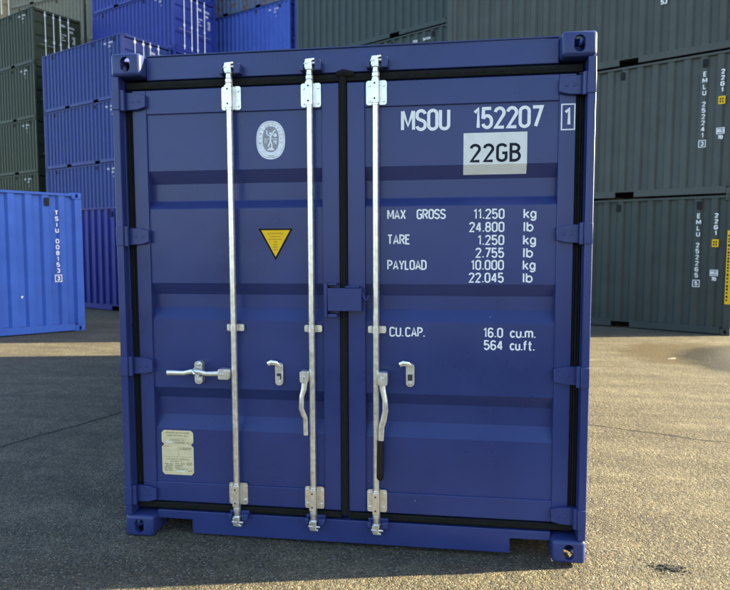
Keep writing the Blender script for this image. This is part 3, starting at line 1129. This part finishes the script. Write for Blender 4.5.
def side_lettering(root, kind):
    y = .016
    t = MB()
    if kind == 'top':                                   # small horizontal code near the door end
        text(t, 'PCIU', CL - 1.27, 2.27, .080, .013, y)
        text(t, '947414', CL - .93, 2.27, .080, .013, y)
        text(t, '22G1', CL - .96, 2.13, .075, .013, y)
        text(t, '1', CL - .84, 1.93, .09, .018, y)
        t.build('side_lettering', M['white'], root)
        return

    def column(s, x, z, h, t_, step):
        for ch in s:
            if ch != ' ':
                text(t, ch, x, z - h, h, t_, y, 'c', ws=1.35)
            z -= step if ch != ' ' else step * .8
        return z
    if kind.startswith('EMLU'):
        z = column(kind[:-2], CL - .60, 2.25, .088, .0155, .113)
        text(t, kind[-1], CL - .60, z - .125, .08, .017, y, 'c')
        rect_line(t, CL - .655, CL - .545, z - .145, z - .025, .012, y)
        column('22G1', CL - .31, 2.25, .085, .02, .108)
        rect_line(t, CL - .37, CL - .25, 1.10, 1.20, .013, y)
        text(t, '853', CL - .31, 1.12, .06, .014, y, 'c')
        text(t, '70', CL - .31, 1.00, .07, .016, y, 'c')
        t.build('side_lettering', M['white'], root)
        sk = MB().box(CL - .365, CL - .255, y - .003, y + .003, 1.63, 1.77)
        so = sk.build('height_sticker', M['yellow'], root)
        k = MB()
        for z in (1.655, 1.705):
            for x in (CL - .345, CL - .305):
                k.box(x, x + .024, y - .005, y - .0035, z, z + .035)
        k.build('sticker_print', M['black'], so)
    elif kind.startswith('TSIU'):
        z = column(kind[:-2], CL - .44, 2.25, .082, .014, .108)
        text(t, kind[-1], CL - .44, z - .115, .08, .017, y, 'c')
        rect_line(t, CL - .495, CL - .385, z - .135, z - .015, .012, y)
        text(t, '7', CL - 1.06, .66, .05, .02, y, 'c')
        t.build('side_lettering', M['white'], root)


CONT_GROUP = 'containers stacked around the yard'


def container(origin, ang, level, mat, label, doors=True, letter=None, end_text=False):
    root = empty('shipping_container', (origin[0], origin[1], level * CH), (0, 0, ang))
    tag(root, label, 'container', CONT_GROUP)
    castings(root, mat)
    for nm in ('corner_post', 'top_rail', 'bottom_rail', 'header', 'sill', 'roof_panel', 'end_panel', 'side_panel', 'side_vent'):
        for k in range(len(PARTS[nm])):
            shared(nm, k, root, M['vent'] if nm == 'side_vent' else mat)
    shared('floor_frame', 0, root, M['dark'])
    for k in (0, 1):
        d = shared('door', k, root, mat)
        for b in (0, 1):
            shared('locking_bar', 2 * k + b, d, M['galv'])
    if letter:
        side_lettering(root, letter)
    if end_text:
        end_lettering(root)
    return root


def stack(right, az, specs, first=0):
    """right: ground point of the near corner at the door end; az: heading of the long side from far end to door end"""
    d = Vector((math.sin(rad(az)), math.cos(rad(az))))
    org = Vector(right) - d * CL
    ang = math.atan2(d.y, d.x)
    out = []
    for k, sp in enumerate(specs):
        out.append(container(org, ang, first + k, *sp[:2], **(sp[2] if len(sp) > 2 else {})))
    return out


# right: grey-green stack
rs = stack((5.62, 9.0), 120, [
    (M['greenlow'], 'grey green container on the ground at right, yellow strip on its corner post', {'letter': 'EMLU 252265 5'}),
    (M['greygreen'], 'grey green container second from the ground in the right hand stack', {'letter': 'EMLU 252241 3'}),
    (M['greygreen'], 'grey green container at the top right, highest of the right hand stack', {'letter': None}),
])
ys = MB().box(CL - .115, CL - .004, -.003, .0015, .58, 1.93)
yo = ys.build('warning_strip', M['yellow'], rs[0])
yk = MB()
z = .64
while z < 1.86:
    hgt = random.uniform(.025, .05)
    yk.box(CL - .100, CL - .07, -.0045, -.0032, z, z + hgt)
    z += hgt + random.uniform(.015, .035)
yk.build('strip_print', M['black'], yo)
t = MB()
text(t, '53', CL - 1.40, 1.03, .10, .02, .016)
t.build('side_lettering', M['white'], rs[2])

# slate green stack seen above the middle of the front container
stack((0.44, 14.53), 122, [
    (M['teal'], 'slate green container on the ground behind the front container'),
    (M['teal'], 'slate green container second from the ground behind the front container'),
    (M['teal'], 'slate green container showing as a thin wedge above the front container', {'letter': 'top'}),
    (M['teal'], 'slate green container above the middle of the front container, beside the bright blue one'),
])

# bright blue container under a rusty pale one
stack((-6.95, 25.42), 115, [
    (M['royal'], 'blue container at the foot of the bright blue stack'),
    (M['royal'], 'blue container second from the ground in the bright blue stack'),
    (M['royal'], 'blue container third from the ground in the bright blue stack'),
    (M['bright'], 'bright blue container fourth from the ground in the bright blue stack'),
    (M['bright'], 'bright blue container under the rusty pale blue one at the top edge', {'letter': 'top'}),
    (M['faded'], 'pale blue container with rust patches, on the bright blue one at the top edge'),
])

# royal blue stack behind the four-high stack
stack((-11.70, 23.55), 116, [
    (M['royal'], 'royal blue container at the foot of the tall stack behind the four high one'),
    (M['royal'], 'royal blue container second from the ground behind the four high stack'),
    (M['royal'], 'royal blue container third from the ground behind the four high stack'),
    (M['royal'], 'royal blue container fourth from the ground behind the four high stack'),
    (M['royal'], 'royal blue container standing behind and above the four high blue stack', {'letter': 'top', 'end_text': True}),
    (M['royal'], 'royal blue container cut off by the top edge, left of the rusty pale blue one'),
])

# four-high blue stack
stack((-12.9, 21.32), 116, [
    (M['violet'], 'blue container at the foot of the four high stack', {'letter': 'top'}),
    (M['violet'], 'blue container second from the ground in the four high stack', {'letter': 'top'}),
    (M['violet'], 'blue container second from the top in the four high stack', {'letter': 'top'}),
    (M['violet'], 'blue container on top of the four high stack beside the front container', {'letter': 'top', 'end_text': True}),
])

# dark green stack, far left
stack((-19.25, 24.68), 116, [
    (M['olive'], 'dark green container on the ground at far left behind the light blue one'),
    (M['olive'], 'dark green container at far left showing just over the light blue one', {'letter': 'top', 'end_text': True}),
    (M['olive'], 'dark green container in the middle of the far left stack of five', {'letter': 'top'}),
    (M['olive'], 'dark green container second from the top in the far left stack', {'letter': 'top'}),
    (M['olive'], 'dark green container on top of the far left stack, white lettering on its doors', {'letter': 'top', 'end_text': True}),
])
SAND = (-19.7, 29.6)
sd = [(M['sand'], 'sand coloured container %s in the stack behind the dark green one' % w) for w in
      ('on the ground', 'second from the ground', 'third from the ground', 'fourth from the ground', 'fifth from the ground')]
sd.append((M['sand'], 'sand coloured container showing above the dark green stack at the top edge'))
sd.append((M['sand'], 'sand coloured container highest of the stack behind the dark green one, above the frame'))
stack(SAND, 107, sd)
stack((SAND[0] + 6.02, SAND[1] - 1.84), 107, [(M['sand'], 'sand coloured container %s behind the royal blue stack' % w) for w in  # hidden neighbour, added to keep sun off the sand stack's door end
      ('on the ground', 'second from the ground', 'third from the ground', 'fourth from the ground', 'fifth from the ground', 'sixth from the ground')])
cd = [(M['cream'], 'cream container %s at the far left behind the dark green stack' % w) for w in
      ('on the ground', 'second from the ground', 'third from the ground', 'fourth from the ground', 'fifth from the ground')]
cd.append((M['cream'], 'cream container sixth from the ground at the far left behind the dark green stack'))
cd.append((M['cream'], 'cream white container in the top left corner of the picture'))
stack((-27.0, 31.8), 116, cd)

# unseen stacks, added to shade the door ends and the tarmac in front
stack((-1.2, 22.75), 115, [(M['royal'], 'blue container %s in the row behind the slate green stack' % w) for w in
      ('on the ground', 'second from the ground', 'third from the ground', 'fourth from the ground', 'fifth from the ground', 'sixth from the ground')])
stack((10.2, -5.4), 184, [(M['greygreen'], 'grey green container %s in the stack right of the camera' % w) for w in
      ('on the ground', 'second from the ground', 'third from the ground')])

# light blue single container on the left, its long side to the camera
stack((-6.34, 7.78), 40, [(M['light'], 'light blue container standing alone on the tarmac at the left edge', {'letter': 'TSIU 008153 3'})])
# navy single container behind it
stack((-5.9, 10.32), 116, [(M['deep'], 'deep navy container on the ground between the light blue one and the front container')])

# ------------------------------------------------------------------ small things on the tarmac
db = MB()
for k in range(150):
    a = random.uniform(0, 6.28)
    r = abs(random.gauss(0, .034))
    cx, cy = r * 1.5 * math.cos(a), r * .8 * math.sin(a)
    s = random.uniform(.002, .009) * (1.3 if r < .03 else .8)
    pts = [(cx + s * random.uniform(.6, 1.3) * math.cos(q), cy + s * random.uniform(.6, 1.3) * math.sin(q)) for q in (0.2, 1.3, 2.5, 3.6, 5.0)]
    h0 = random.uniform(.001, .008)
    i = len(db.v)
    db.prism(pts, 'z', 0, h0)
o = db.build('dirt_clump', M['dirt'])
o.location = (1.635, .06, 0.0)
tag(o, 'small dark clump of crumbled dirt on the sunlit tarmac at lower right', 'debris')
lt = MB()
lt.prism([(-.13, -.02), (.12, .0), (.14, .035), (-.10, .03)], 'z', 0, .012)
lt.prism([(-.05, -.012), (.09, .004), (.10, .022), (-.04, .018)], 'z', .0121, .022)
o = lt.build('litter', M['litter'], bevel=.002)
o.location = (3.72, 6.31, 0)
o.rotation_euler = (0, 0, .35)
o.scale = (.55, .6, .6)
tag(o, 'scrap of white litter lying on the stained tarmac at right', 'litter')
